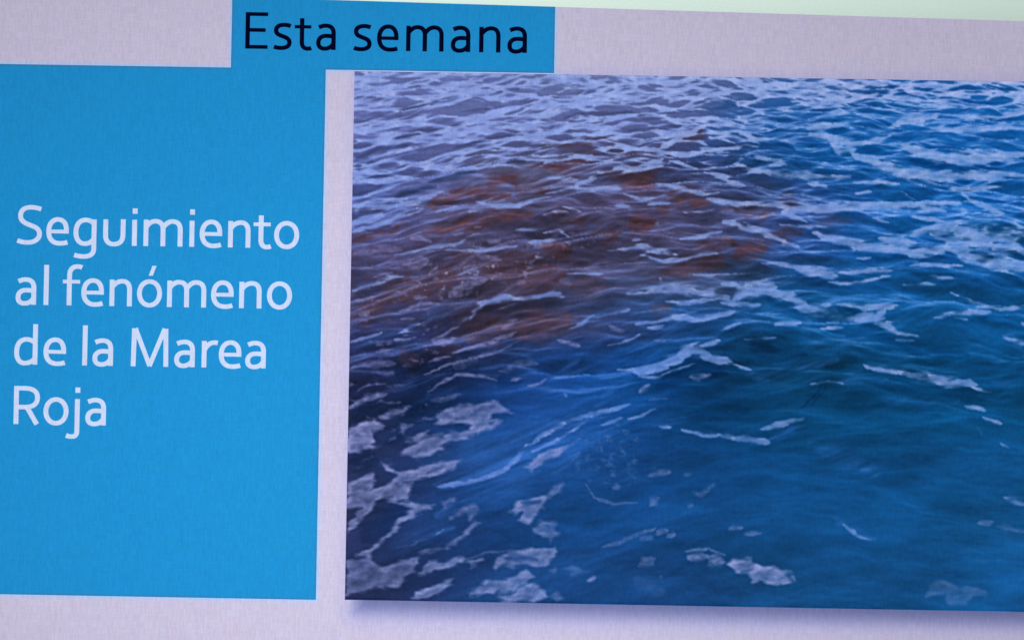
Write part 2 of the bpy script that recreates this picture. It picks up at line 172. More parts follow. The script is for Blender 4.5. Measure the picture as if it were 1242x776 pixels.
 (ZK,'G',12,.6,[(975,225),(1030,235),(1075,248)]),(ZK,'G',9,.6,[(1062,275),(1145,306)]),(ZK,'G',8,.4,[(1033,322),(1058,352)]),(ZK,'G',8,.5,[(1138,388),(1178,412)]),(ZK,'G',28,.5,[(1145,618),(1250,660)]),(ZK,'F',16,.4,[(1038,742),(1110,736)]),(ZK,'F',18,.3,[(1125,752),(1240,780)]),(ZK,'H',26,.3,[(580,190),(760,210),(960,205)]),(ZK,'H',30,.35,[(60,130),(200,60),(420,20)]),
 (ZK,'N',5,.8,[(352,130),(310,190),(262,236)]),(ZK,'N',5,.6,[(372,135),(320,205),(285,236)]),
 # drifting foam and bubbles
 (ZI,'F',22,.5,[(370,72),(420,90),(460,100)]),(ZI,'F',18,.7,[(80,155),(150,175),(205,188)]),(ZI,'F',26,.5,[(825,372),(890,365),(960,352)]),(ZI,'F',22,.55,[(545,455),(610,412)]),(ZI,'F',20,.6,[(112,478),(124,462)]),(ZI,'F',12,.35,[(630,158),(700,156)]),(ZI,'F',12,.25,[(600,500),(720,490)]),
 (ZB,'F',12,.6,[(480,158),(560,130),(650,72)]),(ZB,'F',22,.65,[(490,165),(600,165),(640,138)]),(ZB,'F',20,.6,[(600,225),(780,182),(900,138),(985,110)]),(ZB,'F',13,.55,[(480,280),(600,245)]),(ZB,'F',12,.6,[(440,355),(600,292),(720,262),(860,230),(960,180)]),(ZB,'F',14,.6,[(470,455),(560,392),(650,352),(780,360),(870,388)]),
 (ZB,'F',34,.35,[(890,335),(1000,290),(1110,288)]),(ZB,'F',16,.55,[(945,388),(1015,375)]),(ZB,'F',14,.6,[(1040,420),(1120,402),(1165,378)]),(ZB,'F',28,.4,[(25,310),(150,292),(275,292)]),(ZB,'F',24,.35,[(165,225),(255,208)]),(ZB,'F',9,.55,[(60,450),(130,412),(235,402)]),(ZB,'F',26,.65,[(10,545),(130,488),(235,462)]),(ZB,'F',22,.35,[(490,505),(670,470)]),
 (ZB,'F',30,.35,[(900,90),(980,30)]),(ZB,'F',30,.25,[(620,310),(760,270)]),(ZB,'F',24,.3,[(180,340),(280,350)]),
 (ZC,'F',22,.6,[(360,275),(430,285),(490,300)]),(ZC,'F',34,.4,[(40,372),(200,342),(315,345)]),(ZC,'F',40,.45,[(320,435),(400,428),(480,395)]),(ZC,'F',12,.5,[(475,495),(525,445)]),(ZC,'F',26,.35,[(680,452),(755,450)]),(ZC,'F',22,.4,[(810,300),(905,292)]),(ZC,'F',44,.5,[(590,615),(700,560),(810,515)]),(ZC,'F',18,.5,[(300,705),(420,662),(540,660)]),
 (ZC,'F',14,.5,[(30,650),(160,618)]),(ZC,'F',18,.5,[(75,722),(135,708)]),(ZC,'F',22,.4,[(760,380),(890,408)]),(ZC,'F',18,.5,[(380,625),(470,618)]),(ZC,'F',10,.5,[(160,505),(275,475)]),(ZC,'F',12,.45,[(250,210),(380,180)]),(ZC,'F',12,.4,[(110,270),(240,260)]),(ZC,'F',10,.5,[(620,262),(680,255)]),(ZC,'F',26,.35,[(1080,330),(1190,318)]),(ZC,'F',26,.25,[(990,550),(1040,530)]),(ZC,'F',10,.4,[(1050,430),(1090,400)]),(ZC,'F',14,.4,[(310,750),(400,740)]),(ZC,'F',10,.5,[(730,215),(780,210)]),
 (ZD,'F',30,.3,[(90,520),(170,540)]),(ZD,'F',26,.25,[(300,265),(380,260)]),(ZD,'F',16,.8,[(664,517),(676,513)]),(ZD,'F',30,.2,[(280,580),(360,570)]),(ZD,'F',24,.3,[(1030,130),(1090,125)]),(ZD,'F',30,.2,[(900,335),(1080,320)]),(ZD,'F',16,.35,[(640,185),(660,200)]),
 (ZJ,'F',13,.45,[(95,572),(180,540),(295,497)]),(ZJ,'F',14,.5,[(298,518),(340,505)]),(ZJ,'F',16,.45,[(335,532),(370,515)]),(ZJ,'F',22,.35,[(230,632),(290,612)]),(ZJ,'F',12,.45,[(36,695),(75,685)]),(ZJ,'F',16,.3,[(240,545),(280,525)]),(ZJ,'F',8,.35,[(30,330),(62,382),(140,407),(225,400)]),(ZJ,'F',24,.4,[(268,412),(308,382)]),(ZJ,'F',14,.3,[(430,362),(470,372),(515,330)]),(ZJ,'F',14,.3,[(405,300),(440,292)]),
 (ZJ,'F',12,.5,[(566,500),(625,495)]),(ZJ,'F',12,.45,[(628,520),(692,518)]),(ZJ,'F',9,.6,[(412,585),(460,576),(505,574)]),(ZJ,'F',9,.5,[(505,578),(560,598)]),(ZJ,'F',22,.6,[(418,606),(490,602)]),(ZJ,'F',34,.6,[(490,615),(555,624)]),(ZJ,'F',12,.5,[(740,655),(800,665),(826,698)]),(ZJ,'F',16,.4,[(270,300),(350,285)]),(ZJ,'F',12,.5,[(312,680),(318,678)]),(ZJ,'F',14,.4,[(135,345),(160,335)]),(ZJ,'F',14,.3,[(415,415),(440,405)]),(ZJ,'F',40,.12,[(210,690),(330,740)]),
 (ZA,'H',44,.7,[(340,340),(500,312),(600,275),(690,190),(800,90)]),(ZA,'G',9,.85,[(400,338),(520,310),(610,270),(700,175)]),(ZA,'G',12,.8,[(620,255),(680,190),(760,135),(860,85),(960,62),(1060,35)]),(ZA,'G',10,.7,[(340,345),(400,332),(470,322)]),(ZA,'H',40,.7,[(560,300),(680,210),(800,120),(940,70)]),(ZA,'G',8,.6,[(700,215),(800,160),(900,100)]),(ZA,'H',60,.45,[(420,250),(600,170),(760,90)]),(ZA,'H',34,.55,[(770,295),(890,212)]),(ZA,'G',9,.4,[(800,280),(880,222)]),(ZA,'H',40,.55,[(170,580),(330,525),(410,500)]),(ZA,'G',7,.5,[(190,575),(300,540),(370,500)]),(ZA,'H',70,.35,[(420,380),(600,350),(720,290)]),(ZA,'N',4,.8,[(540,305),(620,260),(700,170)]),
 (ZA,'H',30,.5,[(330,460),(420,420)]),(ZA,'F',5,.35,[(430,620),(520,590),(600,585)])]
# foam rafts, and one sky glint painted like them: zone, opacity, outline
PATCH = [
 (ZA,.75,[(0,130),(100,85),(150,110),(105,140),(105,180),(122,195),(60,215),(0,212)]),
 (ZA,.6,[(340,75),(370,45),(450,30),(560,20),(600,45),(622,62),(560,70),(535,90),(602,85),(560,115),(480,150),(380,180),(330,220),(260,232),(208,220),(230,190),(320,150),(400,135),(470,125),(475,110),(400,105),(328,110),(345,85)]),
 (ZA,.6,[(130,75),(160,55),(242,40),(215,70),(160,82)]),(ZA,.5,[(196,115),(242,106),(215,142)]),(ZA,.5,[(222,168),(310,125),(282,172),(240,180)]),
 (ZA,.65,[(130,245),(180,280),(250,280),(330,255),(400,240),(447,238),(410,268),(330,302),(250,322),(130,348),(170,320),(190,300),(150,280)]),
 (ZA,.6,[(0,330),(112,288),(100,350),(130,340),(250,330),(230,390),(130,390),(50,480),(0,515),(0,480),(60,420),(0,425)]),
 (ZA,.62,[(130,395),(210,392),(270,408),(335,408),(280,442),(210,482),(150,545),(90,592),(30,602),(90,570),(150,520),(200,460),(260,430),(200,404)]),
 (ZA,.5,[(0,620),(80,600),(140,650),(200,620),(278,588),(262,660),(200,715),(150,722),(60,735),(0,758)]),
 (ZA,.6,[(268,668),(310,618),(370,625),(442,603),(442,625),(400,647),(330,655),(300,682)]),(ZA,.6,[(448,622),(510,603),(514,620),(470,637)]),
 (ZA,.6,[(548,645),(570,605),(650,578),(782,568),(792,600),(752,642),(650,642),(590,635),(560,658)]),
 (ZA,.68,[(262,738),(300,720),(400,688),(398,715),(350,748),(280,772),(258,762)]),
 (ZA,.62,[(466,748),(530,695),(600,690),(680,653),(714,680),(640,730),(575,752),(700,702),(752,730),(762,757),(680,780),(600,772),(560,735),(500,752)]),
 (ZA,.6,[(608,432),(640,395),(700,380),(757,385),(752,420),(690,482),(650,470),(660,440),(620,442)]),
 (ZA,.45,[(690,500),(740,475),(792,468),(792,520),(775,552),(740,525)]),(ZA,.4,[(780,330),(808,323),(802,365),(760,388),(770,350)]),(ZA,.4,[(396,462),(430,420),(490,413),(504,430),(470,467),(450,440),(420,452)]),
 (ZA,.45,[(278,582),(370,568),(420,530),(490,468),(508,475),(430,542),(380,577),(300,587)]),(ZA,.45,[(358,402),(407,373),(412,395),(363,427)]),(ZA,.55,[(670,265),(720,220),(800,190),(884,158),(830,207),(760,247),(700,277)]),
 (ZA,.3,[(818,642),(850,628),(880,658),(914,660),(850,677)]),(ZA,.28,[(755,662),(792,638),(782,672)]),(ZA,.3,[(770,755),(800,735),(822,765),(790,775)]),(ZA,.4,[(905,690),(942,680),(938,696),(910,700)]),
 (ZJ,.68,[(558,640),(600,612),(650,612),(690,632),(740,640),(790,668),(815,700),(740,712),(690,695),(665,700),(650,670),(600,668)]),
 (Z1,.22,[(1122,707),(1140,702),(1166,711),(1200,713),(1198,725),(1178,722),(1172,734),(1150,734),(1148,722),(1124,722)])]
HOLES = [(ZA,'N',22,.6,[(600,612),(660,608),(720,615)]),(ZA,'N',12,.6,[(655,402),(740,395)]),(ZA,'N',7,.5,[(560,95),(535,105)]),(ZA,'N',7,.5,[(300,290),(350,270)]),(ZA,'N',7,.5,[(100,130),(110,170)]),(ZA,'N',10,.5,[(250,70),(320,90)]),(ZA,'N',8,.5,[(835,180),(870,165)]),(ZJ,'N',10,.5,[(620,660),(660,655)])]
TONE = {'H':(62,122,214),'B':(78,60,88),'R':(96,60,72),'N':None,'P':(74,70,126)}

def paint(U, V):
    """displayed colour (0..255) of the sea picture at slide raster positions U, V"""
    sh = U.shape
    num = np.zeros(sh+(4,)); den = np.zeros(sh)
    jx = 26*fbm(U/70, V/30, 2); jy = 12*fbm(U/70+40, V/30, 2)
    for x, y, c, g in FIELD:
        x, y = to_raster(x, y)
        r = 44+.03*(y-90)
        d2 = ((U+jx-x)/(r*1.5))**2+((V+jy-y)/(r*.68))**2
        w = np.exp(-1.1*d2)+1e-5/(1+d2)
        num += w[..., None]*np.array([*c, g*255.]); den += w
    num /= den[..., None]
    body = num[..., :3]; body = body+(np.array([128, 142, 208.])-body)*(.42*sstep(225, 130, V)*sstep(1000, 760, U))[..., None]; dens = num[..., 3]/255
    right = sstep(860, 960, U)
    hand = np.maximum(sstep(185, 240, V)*sstep(450, 560, U+.9*(V-200)), right*sstep(105, 150, V))   # where single waves are placed
    # waves in perspective
    # every column of the picture looks out over the heaving surface; nearer crests hide what lies behind them
    h, hx, hz = ocean()
    sl = .25
    uc = U[0]; vr = V[:, 0]
    zs = np.geomspace(5.2, 46.0, 1700)
    ZZ, UU = np.meshgrid(zs, uc, indexing='ij')
    XX = (UU-640)*ZZ/1849.0
    swing = lambda X: .95*np.log1p(np.exp(-(X-1.0)*1.2))/1.2+.10*X       # crests swing round on the left
    calm = lambda vv: 1-.55*sstep(430, 600, vv)
    v_flat = 1849.0*3.77/ZZ-178.0
    e = sl*tile(h, XX, ZZ+swing(XX))*calm(v_flat)
    raw = 1849.0*(3.77-e)/ZZ-178.0
    vp = np.minimum.accumulate(raw, axis=0)
    Zt = np.empty(sh)
    for c in range(sh[1]):
        k = np.searchsorted(-vp[:, c], -vr)                  # first (nearest) point seen at each raster line
        k = np.clip(k, 1, len(zs)-1)
        v0, v1 = vp[k-1, c], vp[k, c]
        t = np.clip((v0-vr)/np.maximum(v0-v1, 1e-6), 0, 1)
        t = np.where(raw[k-1, c] > vp[k-1, c]+1e-6, 1.0, t)     # the point before lies hidden
        Zt[:, c] = zs[k-1]*(1-t)+zs[k]*t
    Xq = (U-640)*Zt/1849.0; Zq = Zt+swing(Xq)
    cl = calm(V)
    nx = -sl*tile(hx, Xq, Zq)*cl; nz = -sl*tile(hz, Xq, Zq)*cl
    r2x = tile(hx, Xq*2.7+4, Zq*2.7+9); r2 = tile(hz, Xq*2.7+4, Zq*2.7+9)      # ripples riding on the waves
    sw = tile(hz, Xq*.46+7, Zq*.40+2)*.7+tile(hx, Xq*.40+3, Zq*.46+8)*.5      # broad swell
    r3 = tile(hz, Xq*6.1+14, Zq*6.1+3)
    ln = np.sqrt(1+nx*nx+nz*nz)
    vx, vy, vz = -Xq*.6, 3.77+0*Xq, -Zt
    vl = np.sqrt(vx*vx+vy*vy+vz*vz)
    q = 1+((nx*vx+vy+nz*vz)/(ln*vl)-3.77/vl)*2.8*(1-.30*hand)      # below 1: tipped away, mirrors the sky
    fade = sstep(80, 260, V)
    rip = (.19*r2*(.7-.2*fade)+.06*r3*fade)*(1-.55*sstep(420, 560, V))
    q = q+rip
    wx = 8.0*fbm(U/26, V/13, 4); wy = 4.5*fbm(U/22+9, V/9+5, 4)
    rag = fbm(U/11+V/30, V/4.2, 3); speck = fbm(U/8+V/20, V/5.5, 3); soft8 = fbm(U/17+V/30, V/9, 2)
    diag = fbm((U+1.3*V)/46, (V+.42*U)/8, 4)
    x0, y0 = U.min(), V.min(); dxu = (U[0, -1]-U[0, 0])/(sh[1]-1); dyv = (V[-1, 0]-V[0, 0])/(sh[0]-1)
    def box(xs, ys, pad):
        a = int(np.clip((min(xs)-pad-x0)/dxu-14, 0, sh[1])); b = int(np.clip((max(xs)+pad-x0)/dxu+14, 0, sh[1]))
        c = int(np.clip((min(ys)-pad-y0)/dyv-14, 0, sh[0])); d = int(np.clip((max(ys)+pad-y0)/dyv+14, 0, sh[0]))
        return (slice(c, d), slice(a, b)) if b > a and d > c else None
    GROW = {'G': .96, 'F': .70, 'N': .74, 'P': .74, 'B': .98, 'R': .90, 'H': .8}
    def near(zone, tone, wd, pts):
        """distance to a stroke in units of its own half width"""
        p = np.array([to_raster(zone[0]+a/zone[2], zone[1]+b/zone[2]) for a, b in pts], float)
        hw = max(wd/zone[2]*GROW[tone], 1.9 if tone == 'G' else 1.3)
        bx = box(p[:, 0], p[:, 1], hw*2.6+12)
        if bx is None: return None, None
        f = min(1.0, .35+hw/9)
        u = U[bx]+wx[bx]*f; v = V[bx]+wy[bx]*f
        if tone in 'BR':            # the bloom spreads along the waves
            u = (u+wx[bx])*.72; v = (v+wy[bx])*1.25; p = p*np.array([.72, 1.25])
        L = np.hypot(*(p[1:]-p[:-1]).T); T = L.sum(); acc = 0; best = np.full(u.shape, 1e9); tt = np.zeros(u.shape)
        for i in range(len(L)):
            e = (p[i+1]-p[i])/max(L[i], 1e-6)
            t = np.clip((u-p[i, 0])*e[0]+(v-p[i, 1])*e[1], 0, L[i])
            d = np.hypot(u-p[i, 0]-t*e[0], v-p[i, 1]-t*e[1])
            k = d < best; best = np.where(k, d, best); tt = np.where(k, (acc+t)/T, tt); acc += L[i]
        prof = np.clip(4*tt*(1-tt), 0, 1)**.6*.8+.2
        return bx, best/(hw*prof)
    tip = np.zeros(sh); face = np.zeros(sh); sheen = np.zeros(sh); brown = np.zeros(sh); red = np.zeros(sh)
    for z, tone, wd, op, pts in S:
        if tone == 'F': continue
        bx, d = near(z, tone, wd, pts)
        if bx is None: continue
        a = op*np.exp(-.85*d*d)
        A = {'G': tip, 'N': face, 'P': face, 'H': sheen, 'B': brown, 'R': red}[tone]
        A[bx] = np.maximum(A[bx], a) if tone != 'H' else 1-(1-A[bx])*(1-a*.8)
        if tone == 'P': brown[bx] = np.maximum(brown[bx], a*.28)
    def down(A, k):
        return np.concatenate([np.repeat(A[:1], k, 0), A[:-k]], 0)
    tro = np.clip(.6*down(tip, 6)+.5*down(tip, 11)+.35*down(tip, 18)*sstep(250, 420, V)-.9*tip, 0, 1)*sstep(120, 200, V)*np.maximum(hand, .5)
    # the bloom lies in the water itself, in a broad band
    band = sstep(1.15, .25, np.abs((V-300)+.17*(U-640))/(70+.05*(U-420))+.35*fbm(U/60, V/24, 3))*sstep(1010, 800, U)
    band2 = sstep(1.1, .2, np.hypot((U-640)/200, (V-395)/30)+.3*fbm(U/40, V/16, 3))
    bl = np.clip(.48*band+.30*band2+brown*1.2+.6*red, 0, 1)*np.clip(.92+.5*soft8+.3*rag, .3, 1.15)
    col = body+(np.array([82, 60, 76.])-body)*(.88*np.clip(bl, 0, 1))[..., None]
    rd = np.clip(red*1.0*(.84+1.0*soft8+.7*rag+.6*diag), 0, 1)
    col = col+(np.array([94, 58, 66.])+(16*soft8+10*rag)[..., None]-col)*(rd*.82)[..., None]
    low = sstep(420, 560, V)
    shade = 1-(.34-.14*sstep(230, 150, V))*np.clip(q-1, -.8, .8)*(1-.62*low)+low*(.13*fbm(U/170+V/260, (V+.45*U)/95, 2)+.10*fbm(U/70, (V-.3*U)/30, 3))-.03*low*r2-.03*r2*(1-.7*low)-.10*sw*sstep(150, 260, V)*(1-.35*low)
    col = col*np.clip(shade, .6, 1.4)[..., None]
    dark = np.clip(face*1.1+.50*tro, 0, 1)*(1-.55*sstep(230, 170, V)*sstep(960, 800, U))
    col = col*(1-dark[..., None]*np.array([.46, .25, .19]))
    tilt = np.where(U < 640, .16, .16-.30*sstep(640, 900, U))
    edgy = fbm(U/22+V/9, (V+tilt*(U-640))/6.5, 4, .55)
    # sky mirrored on the slopes
    dn = dens*(1-.50*hand+.08*right*sstep(330, 250, V))
    thr = .40+1.36*dn+.16*right*sstep(360, 250, V)+.10*sstep(220, 140, V)
    arg = q-thr-1.42*tip+.55*face+.30*tro+.40*red*(1-tip)+.10*brown+.20*rag+edgy*(.30+.50*np.clip(tip*2, 0, 1))+.10*sw*sstep(150, 260, V)
    w = .30+.30*hand+.14*sstep(760, 560, U)*sstep(330, 200, V)
    m = sstep(w, -w, arg)*np.clip(.84+.30*diag*sstep(240, 120, V)+.22*soft8+.14*rag+.42*edgy*hand, 0, 1)
    m = np.clip(m, 0, 1)*np.maximum(sstep(.0, .10, dn), sstep(.15, .5, tip))*(1-.20*low)
    sky = np.stack([143+20*sstep(700, 1100, U)-20*sstep(120, 420, V), 164+13*sstep(600, 1100, U)-12*sstep(150, 420, V), 228+0*U], -1)
    sky = sky+(12*fbm(U/60, V/22, 3)+10*soft8)[..., None]
    col = col+(np.array([58, 116, 206.])-col)*np.clip(sheen*(.46+1.5*diag*sstep(330, 460, V)), 0, .85)[..., None]
    veil = np.clip(.5-.5*(q-1)*1.4, 0, 1)*sstep(.02, .3, dn+.3*tip)*.22       # weak reflection between the glints
    col = col+(np.array([92, 124, 212.])-col)*veil[..., None]
    col = col+(sky-col)*(m*(.92-.12*hand))[..., None]
    crest = np.exp(-((arg+.10)/.13)**2)*sstep(.05, .3, dn+.5*tip)*np.clip(.35+1.6*soft8, 0, 1)*.5
    col = col+(np.array([188, 200, 244.])-col)*crest[..., None]
    lace = np.abs(fbm(U/15+V/24, (V+.3*U)/9, 3)); lace = sstep(.02, .16, lace)
    # foam
    def foam(bx, a, tone=0):
        c = np.stack([138+.03*(430-V[bx]), 142+0*V[bx], 200+0*V[bx]], -1)+(7*speck[bx]+10*soft8[bx]+tone)[..., None]
        col[bx] += (c-col[bx])*np.clip(a, 0, .9)[..., None]
    def patch(zone, op, pts):
        p = np.array([to_raster(zone[0]+a/zone[2], zone[1]+b/zone[2]) for a, b in pts], float)
        bx = box(p[:, 0], p[:, 1], 10)
        if bx is None: return
        u = U[bx]+wx[bx]*.9; v = V[bx]+wy[bx]*1.2
        ins = np.zeros(u.shape, bool); best = np.full(u.shape, 1e9)
        for i in range(len(p)):
            a, b = p[i], p[(i+1) % len(p)]
            L = np.hypot(*(b-a))+1e-6; e = (b-a)/L
            t = np.clip((u-a[0])*e[0]+(v-a[1])*e[1], 0, L)
            best = np.minimum(best, np.hypot(u-a[0]-t*e[0], v-a[1]-t*e[1]))
            ins ^= ((a[1] > v) != (b[1] > v)) & (u < (b[0]-a[0])*(v-a[1])/(b[1]-a[1]+1e-9)+a[0])
        d = np.where(ins, best, -best)
        edge = sstep(-2.6, 3.6, d+1.6*rag[bx]+1.2*diag[bx]+2.6*soft8[bx])
        a = edge*op*1.15*np.clip(.78+.16*np.exp(-((d-2.5)/3.5)**2)+.50*soft8[bx]+.12*speck[bx], .1, 1.15)*(.86+.14*lace[bx])
        foam(bx, a, 10*np.exp(-((d-2)/2.5)**2))
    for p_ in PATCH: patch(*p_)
    for z, tone, wd, op, pts in S:
        if tone != 'F': continue
        bx, d = near(z, tone, wd, pts)
        if bx is None: continue
        d = d+.8*rag[bx]+.5*diag[bx]+.3*speck[bx]
        foam(bx, sstep(1.5, .3, d)*op*np.clip(.85+.8*speck[bx]+.6*diag[bx], .1, 1.25), 0*d)
    for z, tone, wd, op, pts in HOLES:
        bx, d = near(z, tone, wd, pts)
        if bx is None: continue
        col[bx] += (body[bx]*np.array([.8, .9, .95])-col[bx])*(op*np.exp(-1.1*d*d))[..., None]
    # loose bubbles
    fl = fbm(U/13, V/9, 4, .75)
    d = np.hypot((U-752)/46, (V-556)/50)+.5*fbm(U/20, V/20, 2)
    col += (np.array([112, 142, 200.])-col)*(sstep(1.1, .5, d)*sstep(.0, .5, fl)*.38)[..., None]
    d = np.abs((U-600)*.30+(V-330))/46+np.abs(U-590)/210+.4*fbm(U/26, V/14, 2)
    col += (np.array([158, 154, 198.])-col)*(sstep(1.1, .3, d)*sstep(.14, .5, fl)*.75)[..., None]
    d = np.hypot((U-470)/120, (V-440)/170)+.4*fbm(U/26, V/14, 2)
    col += (np.array([124, 126, 186.])-col)*(sstep(1.1, .3, d)*sstep(.16, .5, fbm(U/19+3, V/10, 4, .7))*.45)[..., None]
    col += (3*fbm(U/5, V/4, 2)+2*rag)[..., None]
    for ax in (0, 1):        # the small softness of a photograph
        col = .64*col+.18*(np.roll(col, 1, ax)+np.roll(col, -1, ax))
    b = col
    for ax in (0, 1):        # and its sharpening halo
        b = sum(np.roll(b, k, ax) for k in range(-4, 5))/9
    col = col+.32*(col-b)
    return np.clip(col, 0, 255)

# ---------------------------------------------------------------- helpers
def lin(c):
    c = np.asarray(c, float)/255.0
    return np.where(c <= .04045, c/12.92, ((c+.055)/1.055)**2.4)
def rgba(c): return (*[float(v) for v in lin(c)], 1.0)

def make_mesh(name, verts, faces, mat, parent=None, label=None):
    me = bpy.data.meshes.new(name); me.from_pydata(verts, [], faces); me.update()
    me.materials.append(mat)
    ob = bpy.data.objects.new(name, me); scene.collection.objects.link(ob)
    if parent: ob.parent = parent
    if label: ob['label'] = label
    return ob
def slab(pts, y0, y1):
    """pts: outline in millimetres (x, z), counter-clockwise seen from the viewer; front at y0, back at y1 (mm)"""
    n = len(pts)
    v = [(x*MM, y0*MM, z*MM) for x, z in pts]+[(x*MM, y1*MM, z*MM) for x, z in pts]
    f = [tuple(range(n)), tuple(range(2*n-1, n-1, -1))]
    for i in range(n):
        j = (i+1) % n
        f.append((i, i+n, j+n, j))
    return v, f
def rect(x0, x1, z0, z1): return [(x0, z0), (x1, z0), (x1, z1), (x0, z1)]

# ---------------------------------------------------------------- the wall behind
class N:
    """small node-tree writer"""
    def __init__(s, tree): s.t = tree
    def new(s, kind, **kw):
        n = s.t.nodes.new(kind)
        for k, v in kw.items(): setattr(n, k, v)
        return n
    def put(s, node, sock, v):
        if hasattr(v, 'is_output'): s.t.links.new(v, node.inputs[sock])
        else: node.inputs[sock].default_value = v
    def math(s, op, a, b=None, c=None, clamp=False):
        n = s.new('ShaderNodeMath', operation=op, use_clamp=clamp)
        for i, v in enumerate((a, b, c)):
            if v is not None: s.put(n, i, v)
        return n.outputs[0]
    def vec(s, op, a, b=None):
        n = s.new('ShaderNodeVectorMath', operation=op)
        s.put(n, 0, a)
        if b is not None: s.put(n, 1, b)
        return n.outputs['Value'] if op in ('LENGTH', 'DOT_PRODUCT') else n.outputs['Vector']
    def mix(s, f, a, b, blend='MIX'):
        n = s.new('ShaderNodeMix', data_type='RGBA', blend_type=blend)
        s.put(n, 0, f); s.put(n, 6, a); s.put(n, 7, b)
        return n.outputs[2]
    def ramp(s, v, a, b, lo=0.0, hi=1.0):
        n = s.new('ShaderNodeMapRange', interpolation_type='SMOOTHSTEP')
        s.put(n, 0, v); s.put(n, 1, a); s.put(n, 2, b); s.put(n, 3, lo); s.put(n, 4, hi)
        return n.outputs[0]
    def noise(s, vec, scale3, detail=1.0):
        mp = s.new('ShaderNodeMapping'); s.put(mp, 0, vec); mp.inputs['Scale'].default_value = scale3
        n = s.new('ShaderNodeTexNoise', noise_dimensions='3D'); s.put(n, 'Vector', mp.outputs[0])
        n.inputs['Scale'].default_value = 1.0; n.inputs['Detail'].default_value = detail
        return n
def new_mat(name):
    m = bpy.data.materials.new(name); m.use_nodes = True
    m.node_tree.nodes.clear()
    return m, N(m.node_tree)

wm, n = new_mat('mint_wall_paint')
tc = n.new('ShaderNodeTexCoord')
nz = n.noise(tc.outputs['Object'], (9, 9, 9), 3)
bsdf = n.new('ShaderNodeBsdfPrincipled'); out = n.new('ShaderNodeOutputMaterial')
n.put(bsdf, 'Base Color', n.mix(nz.outputs[0], (.72, .83, .79, 1), (.77, .85, .82, 1)))
bsdf.inputs['Roughness'].default_value = .8
fine_n = n.noise(tc.outputs['Object'], (260, 260, 260), 2)
bp = n.new('ShaderNodeBump'); bp.inputs['Strength'].default_value = .12; bp.inputs['Distance'].default_value = .002
n.put(bp, 'Height', fine_n.outputs[0]); n.put(bsdf, 'Normal', bp.outputs[0])
n.put(out, 0, bsdf.outputs[0])
v, f = slab(rect(-2200, 2200, -1500, 1200), 34, 134)
wall = make_mesh('wall', v, f, wm); wall.location = (0, 0, CZ)
wall['kind'] = 'structure'; wall['label'] = 'pale mint painted wall behind the display screen'

# ---------------------------------------------------------------- the display
root = bpy.data.objects.new('display_screen', None); scene.collection.objects.link(root)
root.location = (0, 0, CZ); root.empty_display_size = .1
root['label'] = 'large flat display screen on pale wall showing a blue and white slide'
root['category'] = 'display screen'

# outlines in millimetres on the slide
A_TOP, B_TOP = (-222.4, 406.4), (606.5, 393.8)          # the screen hangs a touch askew to the slide
SL = (B_TOP[1]-A_TOP[1])/(B_TOP[0]-A_TOP[0])
def top_z(x): return A_TOP[1]+(x-A_TOP[0])*SL
SX0, SX1, SH = -805.0, 815.0, 905.0
SCREEN = [(SX0+SH*SL, top_z(SX0)-SH), (SX1+SH*SL, top_z(SX1)-SH), (SX1, top_z(SX1)), (SX0, top_z(SX0))]
PANEL = (-690.0, -240.7, -321.0, 322.2)
TITLE = (-356.2, 37.1, 321.6)
PICT = (-205.6, 765.0, -320.3, 320.2)

# pixel structure of everything the display shows, and a radial dimming painted into its colours
grp = bpy.data.node_groups.new('display_pixels', 'ShaderNodeTree')
grp.interface.new_socket('Color', in_out='INPUT', socket_type='NodeSocketColor')
grp.interface.new_socket('Falloff', in_out='INPUT', socket_type='NodeSocketFloat')
grp.interface.new_socket('Color', in_out='OUTPUT', socket_type='NodeSocketColor')
n = N(grp)
gi = n.new('NodeGroupInput'); go = n.new('NodeGroupOutput')
tc = n.new('ShaderNodeTexCoord', object=root); P = tc.outputs['Object']
def cells(w, h, off):
    """one random value for each cell of w x h millimetres"""
    q = n.vec('FLOOR', n.vec('ADD', n.vec('MULTIPLY', P, (1000/w, 0, 1000/h)), (off, .5, off)))
    wn = n.new('ShaderNodeTexWhiteNoise', noise_dimensions='3D'); n.put(wn, 0, q)
    return n.math('SUBTRACT', wn.outputs[0], .5)
k = n.math('MULTIPLY_ADD', cells(1.25, 8.1, .3), .10, 1.0)
k = n.math('MULTIPLY_ADD', cells(2.6, 16.2, .7), .02, k)
k = n.math('MULTIPLY_ADD', cells(8.1, 1.25, .1), .05, k)
k = n.math('MULTIPLY_ADD', cells(1.25, 1.25, .9), .04, k)
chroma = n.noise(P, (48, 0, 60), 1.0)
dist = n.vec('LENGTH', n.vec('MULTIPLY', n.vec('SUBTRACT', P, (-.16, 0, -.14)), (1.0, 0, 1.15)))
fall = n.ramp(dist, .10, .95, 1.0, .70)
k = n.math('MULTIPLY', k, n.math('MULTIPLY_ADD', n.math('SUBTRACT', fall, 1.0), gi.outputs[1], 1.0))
cm = n.vec('MULTIPLY', gi.outputs[0], n.vec('ADD', n.vec('MULTIPLY', n.vec('SUBTRACT', chroma.outputs['Color'], (.5, .5, .5)), (.07, .04, .07)), (1, 1, 1)))
sc_ = n.new('ShaderNodeVectorMath', operation='SCALE'); n.put(sc_, 0, cm); n.put(sc_, 'Scale', k)
n.put(go, 0, sc_.outputs[0])

